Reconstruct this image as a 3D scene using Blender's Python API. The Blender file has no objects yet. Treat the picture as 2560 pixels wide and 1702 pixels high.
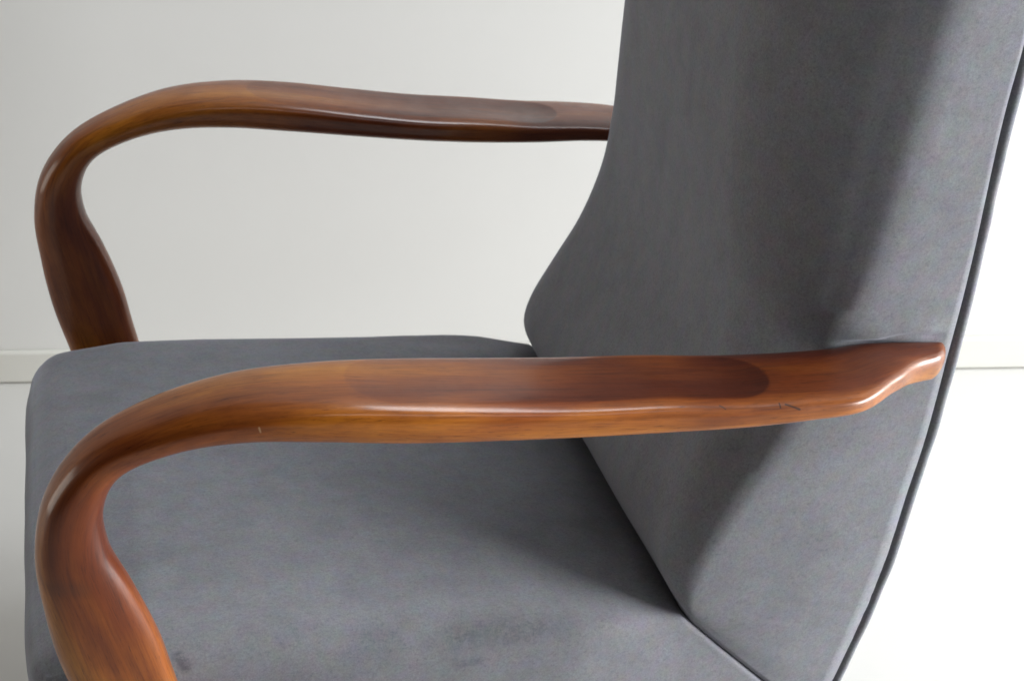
import bpy, bmesh, math, random
from mathutils import Vector, Matrix, noise

SC = bpy.context.scene
COL = SC.collection
R = math.radians

# ---------------------------------------------------------------- camera, light, exposure
cam_d = bpy.data.cameras.new("camera")
cam = bpy.data.objects.new("camera", cam_d)
COL.objects.link(cam)
right = Vector((0.9648, -0.2630, -0.0093)).normalized()
up = Vector((0.1406, 0.4851, 0.8631))
up = (up - right * up.dot(right)).normalized()
fwd = up.cross(right)
M = Matrix((right, up, -fwd)).transposed().to_4x4()
M.translation = Vector((-0.2799, -1.2251, 1.2297))
cam.matrix_world = M
cam_d.sensor_width = 36.0
cam_d.lens = 3800.0 / 2560.0 * 36.0
cam_d.clip_start = 0.02
cam_d.clip_end = 60
cam_d.dof.use_dof = True
cam_d.dof.focus_distance = 1.22
cam_d.dof.aperture_fstop = 14.0
SC.camera = cam

world = bpy.data.worlds.new("World")
SC.world = world
world.use_nodes = True
bg = world.node_tree.nodes["Background"]
bg.inputs["Color"].default_value = (1.0, 0.965, 0.92, 1)
bg.inputs["Strength"].default_value = 0.006

def area_lamp(name, loc, target, sx, sy, energy, color):
    d = bpy.data.lights.new(name, 'AREA')
    d.shape = 'RECTANGLE'
    d.size, d.size_y, d.energy, d.color = sx, sy, energy, color
    o = bpy.data.objects.new(name, d)
    COL.objects.link(o)
    o.location = loc
    o.rotation_euler = (Vector(target) - Vector(loc)).to_track_quat('-Z', 'Y').to_euler()
    return o

area_lamp("window_light", (3.92, -1.50, 0.84), (0, 0, 0.45), 2.2, 1.7, 360, (0.985, 0.995, 1.0))
area_lamp("overhead_fill_light", (1.03, 0.06, 2.80), (0, 0, 0.45), 0.8, 0.8, 35, (0.91, 0.96, 1.0))  # added overhead fill to balance brightness, no known fixture
area_lamp("ridge_highlight_light", (0.60, -1.36, 2.17), (0.05, -0.3, 0.6), 1.5, 0.20, 4.6, (0.91, 0.95, 1.0))  # added unseen strip lamp, shaped for the highlight along the arm ridge
area_lamp("left_fill_light", (-4.71, 0.70, 1.05), (0, 0, 0.45), 2.6, 2.0, 57, (1.0, 0.945, 0.86))  # added warm fill from the left for the backrest front, no known window

SC.view_settings.view_transform = 'Standard'
SC.view_settings.look = 'None'
SC.view_settings.exposure = 0.0
SC.view_settings.gamma = 1.0
SC.render.engine = 'CYCLES'

# ---------------------------------------------------------------- node helpers
class NT:
    def __init__(s, name):
        s.m = bpy.data.materials.new(name)
        s.m.use_nodes = True
        s.t = s.m.node_tree
        s.b = s.t.nodes["Principled BSDF"]
    def n(s, typ, **kw):
        nd = s.t.nodes.new(typ)
        for k, v in kw.items():
            if hasattr(nd, k) and k not in nd.inputs:
                setattr(nd, k, v)
            else:
                nd.inputs[k].default_value = v
        return nd
    def l(s, a, b):
        s.t.links.new(a, b)
    def math(s, op, a, b=None, c=None, clamp=False):
        nd = s.t.nodes.new("ShaderNodeMath")
        nd.operation = op
        nd.use_clamp = clamp
        for i, x in enumerate((a, b, c)):
            if x is None: continue
            if isinstance(x, (int, float)): nd.inputs[i].default_value = x
            else: s.l(x, nd.inputs[i])
        return nd.outputs[0]
    def noise(s, vec, scale, detail=3, rough=.55, dist=0.0):
        nd = s.n("ShaderNodeTexNoise")
        nd.inputs["Scale"].default_value = scale
        nd.inputs["Detail"].default_value = detail
        nd.inputs["Roughness"].default_value = rough
        nd.inputs["Distortion"].default_value = dist
        if vec is not None: s.l(vec, nd.inputs["Vector"])
        return nd.outputs[0]
    def mapping(s, vec, scale=(1,1,1), loc=(0,0,0), rot=(0,0,0)):
        nd = s.n("ShaderNodeMapping")
        nd.inputs["Scale"].default_value = scale
        nd.inputs["Location"].default_value = loc
        nd.inputs["Rotation"].default_value = rot
        s.l(vec, nd.inputs["Vector"])
        return nd.outputs[0]
    def ramp(s, fac, stops, interp='LINEAR'):
        nd = s.n("ShaderNodeValToRGB")
        cr = nd.color_ramp
        cr.interpolation = interp
        while len(cr.elements) < len(stops): cr.elements.new(.5)
        for e, (p, c) in zip(cr.elements, stops):
            e.position = p
            e.color = (*c, 1) if len(c) == 3 else c
        s.l(fac, nd.inputs[0])
        return nd.outputs[0]
    def mix(s, fac, a, b, mode='MIX'):
        nd = s.n("ShaderNodeMix", data_type='RGBA', blend_type=mode)
        for i, x in ((0, fac), (6, a), (7, b)):
            if isinstance(x, (int, float)): nd.inputs[i].default_value = x
            elif isinstance(x, tuple): nd.inputs[i].default_value = (*x, 1)
            else: s.l(x, nd.inputs[i])
        return nd.outputs[2]
    def coord(s, which="Object"):
        return s.n("ShaderNodeTexCoord").outputs[which]
    def bump(s, h, strength, dist):
        nd = s.n("ShaderNodeBump")
        nd.inputs["Strength"].default_value = strength
        nd.inputs["Distance"].default_value = dist
        s.l(h, nd.inputs["Height"])
        s.l(nd.outputs[0], s.b.inputs["Normal"])
        return nd
    def segment(s, pos, a, b, r, soft):
        """1 within r of the segment a-b, fading over soft (marks with a shape of their own)"""
        a, b = Vector(a), Vector(b)
        ab = b - a
        def vm(op, x, y):
            nd = s.t.nodes.new("ShaderNodeVectorMath")
            nd.operation = op
            for i, q in enumerate((x, y)):
                if isinstance(q, (Vector, tuple)): nd.inputs[i].default_value = q
                else: s.l(q, nd.inputs[i])
            return nd
        pa = vm('SUBTRACT', pos, tuple(a)).outputs[0]
        t = s.math('MULTIPLY', vm('DOT_PRODUCT', pa, tuple(ab)).outputs["Value"], 1.0 / max(ab.length_squared, 1e-9), clamp=True)
        comb = s.n("ShaderNodeVectorMath", operation='SCALE')
        comb.inputs[0].default_value = tuple(ab)
        s.l(t, comb.inputs["Scale"])
        d = vm('DISTANCE', pa, comb.outputs[0]).outputs["Value"]
        mr = s.n("ShaderNodeMapRange")
        mr.interpolation_type = 'SMOOTHSTEP'
        s.l(d, mr.inputs["Value"])
        mr.inputs["From Min"].default_value = r
        mr.inputs["From Max"].default_value = r + soft
        mr.inputs["To Min"].default_value = 1
        mr.inputs["To Max"].default_value = 0
        return mr.outputs[0]

# ---------------------------------------------------------------- materials
def wood_material():
    k = NT("oiled walnut")
    g = k.n("ShaderNodeAttribute", attribute_name="grain").outputs["Vector"]
    o = k.coord()
    broad = k.noise(k.mapping(g, (4, 16, 16)), 1.0, 3, .5, .4)
    streak = k.noise(k.mapping(g, (5, 130, 130)), 1.0, 4, .6, .5)
    fine = k.noise(k.mapping(g, (28, 620, 620)), 1.0, 4, .65, .2)
    pores = k.noise(k.mapping(g, (75, 950, 950)), 1.0, 3, .6)
    base = k.ramp(broad, [(.28, (.090, .0140, .0026)), (.44, (.160, .033, .0036)), (.58, (.265, .072, .0060)), (.74, (.42, .155, .011))])
    dark = k.ramp(streak, [(.30, (.60, .52, .46)), (.46, (.93, .91, .88)), (.66, (1.08, 1.06, 1.02))])
    c = k.mix(.85, base, dark, 'MULTIPLY')
    fn = k.ramp(fine, [(.32, (.60, .54, .48)), (.52, (1, 1, 1)), (.72, (1.12, 1.12, 1.1))])
    c = k.mix(.7, c, fn, 'MULTIPLY')
    pr = k.ramp(pores, [(.30, (.30, .24, .2)), (.40, (1, 1, 1))])
    c = k.mix(.6, c, pr, 'MULTIPLY')
    blot = k.ramp(k.noise(o, 16, 4, .6), [(.36, (.74, .66, .6)), (.58, (1, 1, 1))])
    c = k.mix(.6, c, blot, 'MULTIPLY')
    # paler golden tone along the outer edge of the arm
    sx = k.n("ShaderNodeSeparateXYZ"); k.l(g, sx.inputs[0])
    gold = k.n("ShaderNodeMapRange"); gold.interpolation_type = 'SMOOTHSTEP'
    k.l(sx.outputs[1], gold.inputs["Value"])
    gold.inputs["From Min"].default_value = .026
    gold.inputs["From Max"].default_value = .043
    sn = k.ramp(k.noise(k.mapping(g, (7, 60, 60)), 1.0, 3, .6), [(.36, (.15,) * 3), (.60, (1,) * 3)])
    c = k.mix(k.math('MULTIPLY', k.math('MULTIPLY', gold.outputs[0], sn), .75), c, k.mix(1.0, c, (1.9, 2.35, 2.1), 'MULTIPLY'))
    # shade painted into the hollow's colour, deeper towards the rear end
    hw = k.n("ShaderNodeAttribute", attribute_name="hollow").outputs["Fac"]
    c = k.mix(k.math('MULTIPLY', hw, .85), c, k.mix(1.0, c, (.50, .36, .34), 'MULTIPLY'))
    for a_, b_, r_, s_, col_, f_ in ARM_MARKS:
        c = k.mix(k.math('MULTIPLY', k.segment(o, a_, b_, r_, s_), f_), c, col_)
    k.l(c, k.b.inputs["Base Color"])
    rg = k.ramp(k.noise(o, 30, 4, .6), [(.3, (.42,)*3), (.7, (.56,)*3)])
    k.l(rg, k.b.inputs["Roughness"])
    k.b.inputs["Coat Weight"].default_value = .65
    k.b.inputs["Coat Roughness"].default_value = .18
    k.b.inputs["Coat IOR"].default_value = 1.46
    k.b.inputs["Specular IOR Level"].default_value = .2
    h = k.math('ADD', k.math('MULTIPLY', fine, .5), k.math('MULTIPLY', k.noise(o, 45, 3), .8))
    k.bump(h, .16, .0016)
    return k

def velvet_material(name, dark=1.0):
    k = NT(name)
    o = k.coord()
    nap = k.noise(k.mapping(o, (1, 1.4, 1)), 22, 6, .68, .3)
    patch = k.noise(k.mapping(o, (1.2, 2.2, 1.6)), 9, 4, .6, .4)
    pile = k.noise(o, 620, 3, .75)
    fleck = k.noise(k.mapping(o, (240, 420, 300)), 1, 3, .7)
    hue = k.n("ShaderNodeTexNoise"); hue.inputs["Scale"].default_value = 75; hue.inputs["Detail"].default_value = 3
    k.l(o, hue.inputs["Vector"])
    b = (.193 * dark, .195 * dark, .212 * dark)
    c = k.ramp(nap, [(.30, tuple(x * .90 for x in b)), (.5, b), (.70, tuple(x * 1.07 for x in b))])
    c = k.mix(.28, c, k.ramp(patch, [(.30, (.70, .70, .73)), (.46, (1, 1, 1))]), 'MULTIPLY')
    c = k.mix(.42, c, k.ramp(pile, [(.30, (.58, .60, .62)), (.5, (1, 1, 1)), (.70, (1.40, 1.37, 1.33))]), 'MULTIPLY')
    c = k.mix(.5, c, k.ramp(fleck, [(.30, (.66, .66, .70)), (.46, (1, 1, 1)), (.70, (1.16, 1.16, 1.14))]), 'MULTIPLY')
    c = k.mix(.15, c, hue.outputs["Color"], 'OVERLAY')
    k.b.inputs["Roughness"].default_value = .92
    k.b.inputs["Specular IOR Level"].default_value = .12
    k.b.inputs["Sheen Weight"].default_value = .36
    k.b.inputs["Sheen Roughness"].default_value = .45
    k.b.inputs["Sheen Tint"].default_value = (.82, .86, 1, 1)
    h = k.math('ADD', k.math('MULTIPLY', pile, .15), k.math('MULTIPLY', k.noise(o, 7, 3), 1.6))
    k.bump(h, .22, .0022)
    return k, c, o

def finish(k, c):
    k.l(c, k.b.inputs["Base Color"])
    return k.m

def plaster_material(name, col, rough, s1=3.0, amt=.03):
    k = NT(name)
    o = k.coord()
    n = k.noise(o, s1, 5, .6)
    lo = tuple(x * (1 - amt) for x in col)
    hi = tuple(min(x * (1 + amt), .95) for x in col)
    c = k.ramp(n, [(.3, lo), (.7, hi)])
    k.l(c, k.b.inputs["Base Color"])
    k.b.inputs["Roughness"].default_value = rough
    k.bump(k.noise(o, 180, 4, .6), .06, .001)
    return k.m

# wear on the near arm: a pale chip and a few hairline cracks; nap brushed down along the near edge of the seat
ARM_MARKS = [
 ((-.2233, -.3329, .6492), (-.2228, -.3335, .6455), .0003, .0007, (.50, .33, .18), .6),
 ((.1215, -.3292, .6035), (.1236, -.3305, .6027), .0003, .0007, (.03, .012, .005), .85),
 ((.1236, -.3305, .6027), (.1254, -.3320, .6012), .0002, .0006, (.03, .012, .005), .8),
 ((.1714, -.3281, .5961), (.1711, -.3316, .5943), .0003, .0007, (.03, .012, .005), .85),
 ((.1763, -.3294, .5950), (.1869, -.3326, .5906), .0004, .0009, (.035, .013, .005), .9),
 ((-.3783, -.3121, .5259), (-.362, -.315, .522), .001, .012, (.045, .014, .005), .38)]
SEAT_MARKS = [
 ((-.3023, -.2572, .3937), (-.2985, -.2615, .3875), .0025, .006, .55),
 ((-.1456, -.2575, .3721), (-.130, -.2600, .362), .003, .016, .14),
 ((-.0773, -.2574, .3621), (.0253, -.2591, .3502), .002, .016, .19),
 ((-.10, -.2585, .3600), (-.0074, -.2600, .3529), .002, .012, .12),
 ((-.0770, -.2681, .339), (-.0559, -.2679, .339), .001, .005, .30),
 ((.1146, -.2666, .3224), (.1150, -.2666, .3220), .0008, .003, .40)]
WOOD = wood_material().m
kk, cc, oo = velvet_material("grey velvet")
# brushed-down nap and a small dark dent on the seat
breakup = kk.ramp(kk.noise(oo, 160, 4, .7), [(.36, (.25, .25, .25)), (.56, (1, 1, 1))])
for a_, b_, r_, s_, f_ in SEAT_MARKS:
    cc = kk.mix(kk.math('MULTIPLY', kk.math('MULTIPLY', kk.segment(oo, a_, b_, r_, s_), f_), breakup), cc, (.045, .047, .062))
VELVET = finish(kk, cc)
kb, cb, _ = velvet_material("grey velvet back panel", 1.0)
VELVET_BACK = finish(kb, cb)
WALL = plaster_material("white wall paint", (.80, .797, .775), .7, 1.6, .015)
FLOOR = plaster_material("white floor", (.67, .66, .635), .45, 2.5, .02)
SKIRT = plaster_material("cream skirting paint", (.745, .737, .685), .5, 4.0, .05)
WEBBING = plaster_material("black webbing", (.03, .03, .032), .9)

# ---------------------------------------------------------------- mesh helpers
def link(name, me, mat, parent=None, smooth=True):
    o = bpy.data.objects.new(name, me)
    COL.objects.link(o)
    me.materials.append(mat)
    if smooth: me.shade_smooth()
    if parent: o.parent = parent
    return o

def grid_mesh(name, rings, closed=True, caps=True, attr=None, extra=None):
    """rings: list of equally long point loops, joined into one surface"""
    n = len(rings[0])
    vs = [tuple(p) for r in rings for p in r]
    fs = []
    for i in range(len(rings) - 1):
        for j in range(n if closed else n - 1):
            j2 = (j + 1) % n
            fs.append((i*n + j, i*n + j2, (i+1)*n + j2, (i+1)*n + j))
    if caps:
        fs.append(tuple(range(n - 1, -1, -1)))
        fs.append(tuple((len(rings)-1)*n + j for j in range(n)))
    me = bpy.data.meshes.new(name)
    me.from_pydata(vs, [], fs)
    if attr:
        a = me.attributes.new("grain", 'FLOAT_VECTOR', 'POINT')
        a.data.foreach_set("vector", [c for p in attr for c in p])
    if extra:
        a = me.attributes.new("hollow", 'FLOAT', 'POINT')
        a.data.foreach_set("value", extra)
    bm = bmesh.new(); bm.from_mesh(me)
    bmesh.ops.recalc_face_normals(bm, faces=bm.faces)
    bm.to_mesh(me); bm.free()
    return me

def catmull(P, n):
    P = [[2*a - b for a, b in zip(P[0], P[1])]] + [list(p) for p in P] + [[2*a - b for a, b in zip(P[-1], P[-2])]]
    m = len(P) - 3
    out = []
    for k in range(n):
        t = min(k * m / (n - 1), m - 1e-9)
        i = int(t); u = t - i
        out.append([.5*(2*b + (-a + c)*u + (2*a - 5*b + 4*c - d)*u*u + (-a + 3*b - 3*c + d)*u**3)
                    for a, b, c, d in zip(P[i], P[i+1], P[i+2], P[i+3])])
    return out

def smooth01(a, b, x):
    t = max(0., min(1., (x - a) / (b - a)))
    return t*t*(3 - 2*t)

def interp(x, xs, ys):
    if x <= xs[0]: return ys[0]
    for i in range(len(xs) - 1):
        if x <= xs[i+1]:
            t = (x - xs[i]) / (xs[i+1] - xs[i])
            return ys[i] + t * (ys[i+1] - ys[i])
    return ys[-1]

# ---------------------------------------------------------------- the setting
wa, wb = Vector((-.5228, .895, 0)), Vector((.9862, .5054, 0))
wd = (wb - wa).normalized()
wn = Vector((wd.y, -wd.x, 0))            # towards the camera side
def wall_pt(t, off, z): return wa + wd * t + wn * off + Vector((0, 0, z))
def slab(name, p0, p1, o0, o1, z0, z1, mat, bev=0):
    bm = bmesh.new()
    vs = [bm.verts.new(wall_pt(t, o, z)) for z in (z0, z1) for o in (o0, o1) for t in (p0, p1)]
    for f in ((0,1,3,2), (4,6,7,5), (0,4,5,1), (2,3,7,6), (0,2,6,4), (1,5,7,3)):
        bm.faces.new([vs[i] for i in f])
    bmesh.ops.recalc_face_normals(bm, faces=bm.faces)
    if bev:
        bmesh.ops.bevel(bm, geom=bm.edges[:], offset=bev, segments=3, affect='EDGES', profile=.5)
    me = bpy.data.meshes.new(name); bm.to_mesh(me); bm.free()
    o = link(name, me, mat, smooth=False)
    o['kind'] = 'structure'
    return o
slab("wall", -2.6, 6.0, -.12, -.012, -.02, 2.9, WALL)
sk = slab("skirting_board", -2.6, 6.0, -.0118, 0.0, .0016, .055, SKIRT, .004)
me = bpy.data.meshes.new("floor")
fp = [wall_pt(t, o, 0) for t, o in ((-2.6, -.1), (6.0, -.1), (6.0, 4.2), (-2.6, 4.2))]
me.from_pydata([tuple(p) for p in fp], [], [(0, 1, 2, 3)])
fl = link("floor", me, FLOOR, smooth=False)
fl['kind'] = 'structure'

# ---------------------------------------------------------------- the armchair
chair = bpy.data.objects.new("armchair", None)
COL.objects.link(chair)
chair['label'] = "grey velvet lounge armchair with curved brown wooden arms standing before a white wall"
chair['category'] = "armchair"

# --- bentwood arms: x, z, ln(half thickness), ln(half width), distance from the middle
ARM = [(-0.225, 0.002, -3.95, -4.05, .262), (-0.262, 0.10, -3.80, -4.0, .268), (-0.298, 0.20, -3.58, -3.97, .274), (-0.326, 0.30, -3.40, -3.95, .280),
 [-0.3426, 0.3965, -3.3095, -3.9461, 0.2864], [-0.3503, 0.4454, -3.2719, -3.9546, 0.292], [-0.3578, 0.4939, -3.3857, -3.9442, 0.2943],
 [-0.364, 0.5405, -3.6239, -3.8719, 0.2929], [-0.3565, 0.5832, -3.8678, -3.7723, 0.2903], [-0.3312, 0.6174, -4.1413, -3.7033, 0.289],
 [-0.2883, 0.6368, -4.2129, -3.4896, 0.2914], [-0.2355, 0.6455, -4.0637, -3.3594, 0.2963], [-0.1767, 0.6424, -4.02, -3.2393, 0.3002],
 [-0.114, 0.6324, -4.0318, -3.1445, 0.3], [-0.0489, 0.6202, -4.1104, -3.1069, 0.2966], [0.0169, 0.6084, -4.1788, -3.0941, 0.293],
 [0.0815, 0.5988, -4.1973, -3.1016, 0.291], [0.1424, 0.5899, -4.3511, -3.112, 0.2905], [0.1982, 0.5839, -4.459, -3.147, 0.2895],
 [0.2476, 0.5779, -4.55, -3.194, 0.284], [0.2930, 0.5729, -4.5, -3.5384, 0.2675], [0.349, 0.5612, -4.36, -4.25, 0.2535]]
NR, NP = 640, 140

def arm_mesh(side):
    D = catmull(ARM, NR)
    rings, attr, hollow = [], [], []
    s = 0.0
    # extra closing rings that round the rear end
    seq = [(i, 1.0, 0.0) for i in range(NR)]
    for q in range(1, 8):
        a = q / 7 * math.pi / 2
        seq.append((NR - 1, max(math.cos(a), .03) ** .9, .0125 * math.sin(a)))
    prev = None
    for i, sc, ext in seq:
        x, z, tn, wy, y = D[i]
        j0, j1 = max(i - 1, 0), min(i + 1, NR - 1)
        T = Vector((D[j1][0] - D[j0][0], side * (D[j1][4] - D[j0][4]), D[j1][1] - D[j0][1])).normalized()
        N = Vector((-T.z, 0, T.x)).normalized()
        B = Vector((0, 1, 0))
        c = Vector((x, side * y, z)) + T * ext
        if prev is not None: s += (c - prev).length
        prev = c
        tn, wy = math.exp(tn) * sc, math.exp(wy) * sc
        ring = []
        EXP = 2.5 + 1.0 * smooth01(-.27, -.12, x if z > .5 else -1)
        for j in range(NP):
            ph = 2 * math.pi * j / NP
            cs, sn = math.cos(ph), math.sin(ph)
            a = math.copysign(abs(cs) ** (2/EXP), cs) * tn
            b = math.copysign(abs(sn) ** (2/EXP), sn) * wy
            p = c + N * a + B * b
            p.x += .6 * smooth01(.292, .343, x) * -side * b      # the end is cut on a slant
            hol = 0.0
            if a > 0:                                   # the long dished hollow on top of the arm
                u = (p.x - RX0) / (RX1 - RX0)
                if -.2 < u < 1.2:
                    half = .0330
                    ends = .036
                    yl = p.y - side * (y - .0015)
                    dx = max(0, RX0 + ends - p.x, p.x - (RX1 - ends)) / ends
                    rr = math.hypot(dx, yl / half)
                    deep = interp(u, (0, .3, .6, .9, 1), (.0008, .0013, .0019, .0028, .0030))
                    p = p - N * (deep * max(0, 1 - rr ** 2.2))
                    hol = (1 - smooth01(.95, 1.0, rr)) * (.50 + .50 * smooth01(.25, .95, u))  # mask of the painted shade, stronger towards the rear
            ring.append(p)
            attr.append((s, side * b, a))
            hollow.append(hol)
        rings.append(ring)
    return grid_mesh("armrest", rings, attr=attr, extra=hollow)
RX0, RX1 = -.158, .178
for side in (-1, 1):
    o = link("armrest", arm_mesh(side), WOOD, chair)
    o['label'] = "near wooden armrest in bright light" if side < 0 else "far wooden armrest in shade"

# --- seat cushion
def seat_top(x):
    return interp(x, (-.43, -.38, -.323, -.239, -.153, -.018, .075, .123, .2), (.402, .408, .409, .400, .387, .366, .346, .332, .312))
def seat_mesh():
    nx, ny, nz = 90, 70, 14
    x0, x1, W, H = -.4235, .148, .266, .135
    pts = {}
    bm = bmesh.new()
    def place(u, v, w):
        # u,v,w in -1..1 on the surface of a cube -> rounded, domed, raked cushion
        t = (u + 1) / 2
        r = .034 + (.005 - .034) * smooth01(.55, 1, t)
        L = x1 - x0
        hx, hy, hz = L / 2, W, H / 2
        p = Vector((u * hx, v * hy, w * hz))
        # plan radius at the front corners
        q = Vector((max(-hx + r, min(hx - r, p.x)), max(-hy + r, min(hy - r, p.y)), max(-hz + r, min(hz - r, p.z))))
        d = p - q
        m = max(abs(d.x), abs(d.y), abs(d.z))
        if d.length > 1e-9: p = q + d * (m / d.length)
        depth = hz - p.z                                # 0 at the top
        x = p.x + (x0 + x1) / 2
        # round the front corners in plan
        k = max(0, (abs(p.y) - (W - .075)) / .075) * max(0, (x0 + .075 - x) / .075)
        x += k * .008
        y = p.y * (1 - .012 * max(0, (x0 + .12 - x) / .12) ** 2)
        y *= 1 - .055 * smooth01(.78, 1, t)
        x += .86 * (depth - .014) * smooth01(.82, 1.0, t)
        dome = .013 * (1 - (y / W) ** 2) * (1 - smooth01(.55, 1, t) * .7)
        z = seat_top(x if t < .9 else min(x, .14)) - depth + dome * max(0, 1 - depth / .06)
        z += .0018 * noise.noise(Vector((x * 9, y * 9, depth * 12 + 3))) - .0015 * abs(noise.noise(Vector((x * 5 + 7, y * 14, 1))))
        y += math.copysign(.0035 * math.sin(min(1, depth / H) * math.pi), y) if abs(v) > .99 else 0
        if u < -.99: x -= .004 * math.sin(min(1, depth / H) * math.pi) + .0025 * noise.noise(Vector((y * 11, depth * 25, 5)))
        return Vector((x, y, z))
    def warp(k, n):                                     # denser rows near the edges
        t = 2 * k / n - 1
        return math.copysign(1 - (1 - abs(t)) ** 1.5, t)
    vert = {}
    def V(i, j, k):
        key = (i, j, k)
        if key not in vert: vert[key] = bm.verts.new(place(warp(i, nx), warp(j, ny), warp(k, nz)))
        return vert[key]
    for i in range(nx):
        for j in range(ny):
            for k in (0, nz): bm.faces.new((V(i,j,k), V(i+1,j,k), V(i+1,j+1,k), V(i,j+1,k)))
    for i in range(nx):
        for k in range(nz):
            for j in (0, ny): bm.faces.new((V(i,j,k), V(i+1,j,k), V(i+1,j,k+1), V(i,j,k+1)))
    for j in range(ny):
        for k in range(nz):
            for i in (0, nx): bm.faces.new((V(i,j,k), V(i,j+1,k), V(i,j+1,k+1), V(i,j,k+1)))
    bmesh.ops.recalc_face_normals(bm, faces=bm.faces)
    me = bpy.data.meshes.new("seat_cushion"); bm.to_mesh(me); bm.free()
    return me
link("seat_cushion", seat_mesh(), VELVET, chair)

# --- backrest: front point, rear point (seam), half width, front corner radius
BACK = [
 (.137, .333, .279, .172, .250, .014),
 (.127, .352, .2915, .2118, .252, .022),
 (.123, .378, .313, .2803, .252, .030),
 (.131, .408, .332, .3506, .251, .036),
 (.153, .456, .3475, .4213, .246, .046),
 (.178, .508, .3605, .4783, .242, .056),
 (.196, .570, .3735, .5751, .240, .074),
 (.203, .630, .3780, .640, .241, .090),
 (.205, .690, .3800, .7002, .243, .104),
 (.207, .745, .3845, .7787, .245, .116),
 (.211, .810, .3900, .8430, .247, .126),
 (.223, .89, .391, .92, .250, .126),
 (.240, .98, .392, 1.00, .249, .120),
 (.258, 1.06, .391, 1.07, .246, .11),
 (.278, 1.12, .388, 1.125, .240, .075)]
def back_section(st, n_front=40, n_side=14, n_arc=14, grow=0.0):
    xf, zf, xr, zr, w, r = st
    F, Rr = Vector((xf, 0, zf)), Vector((xr, 0, zr))
    a = Rr - F; L = a.length; a.normalize()
    r = min(r, L * .78)
    pts = []
    # start at rear near side, go forward, across the front, back on the far side
    for k in range(n_side): pts.append((L + (r - L) * k / n_side, -w))
    for k in range(n_arc):
        t = k / n_arc * math.pi / 2
        pts.append((r - r * math.sin(t), -w + r - r * math.cos(t)))
    for k in range(n_front): pts.append((0, -w + r + (2*w - 2*r) * k / n_front))
    for k in range(n_arc):
        t = k / n_arc * math.pi / 2
        pts.append((r - r * math.cos(t), w - r + r * math.sin(t)))
    for k in range(n_side + 1): pts.append((r + (L - r) * k / n_side, w))
    for k in range(1, n_front): pts.append((L, w - 2*w * k / n_front))
    out = []
    for d, y in pts:
        # slight crown across the front and the sides
        f = max(0, 1 - d / L)
        d2 = d - .006 * (1 - (y / w) ** 2) * f
        y2 = y + math.copysign(.004 * math.sin(math.pi * min(1, max(0, d / L))), y) if abs(y) > w * .98 else y
        out.append(F + a * d2 + Vector((0, y2, 0)))
    return out
def dent(p):
    # upholstery lifted a little along the top of the arm end that presses into it
    q = p.copy()
    if abs(p.y) > .22:
        zz = p.z - interp(p.x, (.22, .29, .37), (.597, .592, .584))
        lift = .0035 * math.exp(-(zz / .009) ** 2) * smooth01(.255, .30, p.x) * (1 - smooth01(.34, .368, p.x))
        q.y += math.copysign(lift, p.y)
    # loose folds by the lower corner
    k = math.exp(-((p.z - .30) / .05) ** 2) * smooth01(.12, .2, p.x)
    if abs(p.y) > .24:
        q.y += math.copysign(.0022 * k * noise.noise(Vector((p.x * 16 + p.z * 34, p.z * 8, 2))), p.y)
    q += Vector((1, 0, 0)) * (.0016 * noise.noise(p * 8))
    # crease in the cloth just above the arm end
    if abs(p.y) > .2:
        z0 = interp(p.x, (.29, .3065, .3187, .337, .358, .366), (.5825, .5845, .5850, .5838, .5770, .5745))
        q.y -= math.copysign(.0030 * math.exp(-((p.z - z0) / .0030) ** 2) * smooth01(.288, .312, p.x) * (1 - smooth01(.355, .372, p.x)), p.y)
    # pressed in where the arm runs along the side
    if p.x > .17 and abs(p.y) > .18:
        zc = interp(p.x, (.1982, .2476, .2913, .3313, .36), (.5839, .5779, .5729, .5638, .557))
        lim = interp(p.x, (.1982, .2476, .2913, .3313, .36), (.247, .2435, .2385, .2395, .240))
        k = 1 - smooth01(.009, .0155, abs(p.z - zc))
        if abs(q.y) > lim: q.y += (math.copysign(lim, q.y) - q.y) * k
    return q
def back_mesh():
    D = catmull(BACK, 440)
    rings = []
    c0 = D[0]
    def shrunk(st, k, lift):
        xf, zf, xr, zr, w, r = st
        mx, mz = (xf + xr) / 2, (zf + zr) / 2
        return [mx + (xf - mx) * k, zf + (mz - zf) * (1 - k) + lift, mx + (xr - mx) * k, zr + (mz - zr) * (1 - k) + lift, w * (k * .5 + .5), r]
    for k, l in ((.90, -.009), (.955, -.0075), (.985, -.004)): rings.append(back_section(shrunk(c0, k, l)))
    for st in D: rings.append(back_section(st))
    for k, l in ((.97, .014), (.88, .026), (.72, .034), (.45, .038)): rings.append(back_section(shrunk(D[-1], k, l)))
    rings = [[dent(p) for p in r] for r in rings]
    return grid_mesh("backrest", rings)
back = link("backrest", back_mesh(), VELVET, chair)

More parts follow.
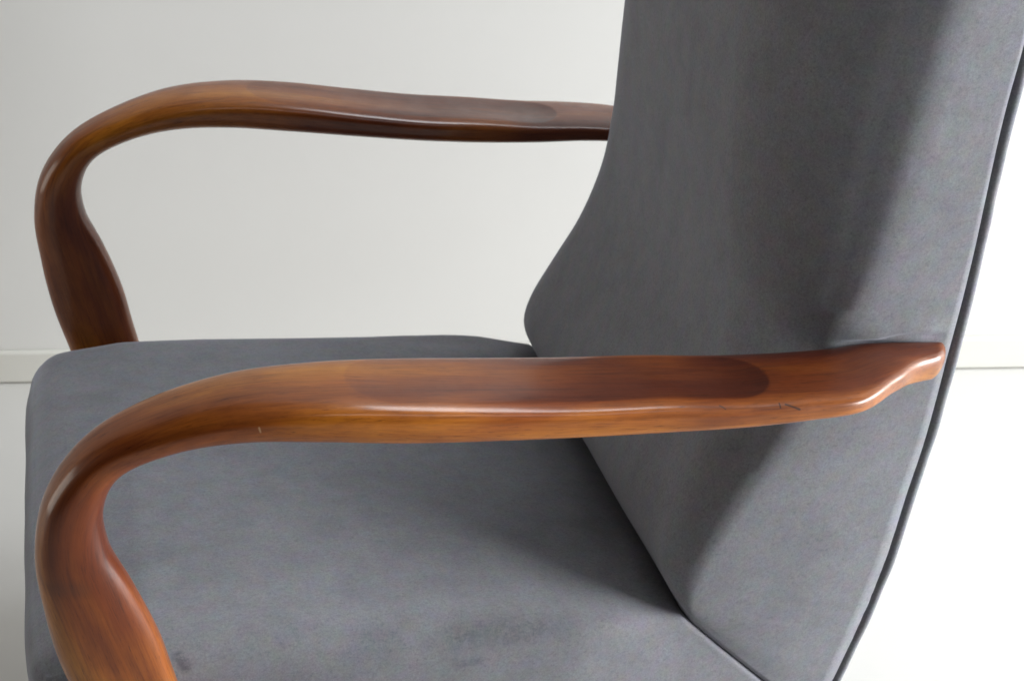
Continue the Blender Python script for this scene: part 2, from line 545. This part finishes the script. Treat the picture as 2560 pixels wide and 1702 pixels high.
# --- back panel: padded board behind the cushion, its edge showing as a thin roll
def panel_mesh():
    D = catmull(BACK, 150)
    rear = [(d[2], d[3], d[4]) for d in D]
    rings = []
    n = len(rear)
    for i in range(n):
        x, z, w = rear[i]
        j0, j1 = max(0, i - 1), min(n - 1, i + 1)
        T = Vector((rear[j1][0] - rear[j0][0], 0, rear[j1][1] - rear[j0][1])).normalized()
        O = Vector((T.z, 0, -T.x))                      # outwards, to the rear
        c = Vector((x, 0, z)) + O * (PGAP + .0009 * noise.noise(Vector((0, 7, z * 30))))
        th, rr, ww = PTH, PTH * .5, w + .001
        ww += .0006 * noise.noise(Vector((0, 3, z * 22)))
        ring = []
        for sgn in (-1, 1):
            for k in range(11):
                t = -math.pi / 2 + math.pi * k / 10
                if sgn < 0: t = -t
                ring.append(c + O * (rr + rr * math.sin(t)) + Vector((0, sgn * (ww - rr + rr * math.cos(t)), 0)))
        rings.append(ring)
    return grid_mesh("back_panel", rings)
PGAP, PTH = .0022, .0098
link("back_panel", panel_mesh(), VELVET_BACK, chair)

# --- parts below the picture: seat frame and rear legs that carry the chair
def beam(name, A, B, wx, wy, mat, parent, taper=1.0):
    A, B = Vector(A), Vector(B)
    T = (B - A).normalized()
    Y = Vector((0, 1, 0)); Y = (Y - T * Y.dot(T)).normalized()
    X = Y.cross(T)
    rings, attr = [], []
    for i in range(14):
        t = i / 13
        k = 1 + (taper - 1) * t
        c = A.lerp(B, t)
        ring = []
        for j in range(28):
            ph = 2 * math.pi * j / 28
            cs, sn = math.cos(ph), math.sin(ph)
            a = math.copysign(abs(cs) ** .55, cs) * wx * k
            b = math.copysign(abs(sn) ** .55, sn) * wy * k
            ring.append(c + X * a + Y * b)
            attr.append((t * (B - A).length, b, a))
        rings.append(ring)
    return link(name, grid_mesh(name, rings, attr=attr), mat, parent)
for sgn in (-1, 1):
    beam("side_rail", (-.33, sgn * .235, .262), (.25, sgn * .235, .175), .022, .012, WOOD, chair)
    beam("rear_leg", (.235, sgn * .225, .21), (.36, sgn * .225, .0), .024, .014, WOOD, chair, .75)
beam("front_rail", (-.33, -.25, .262), (-.33, .25, .262), .02, .012, WOOD, chair)
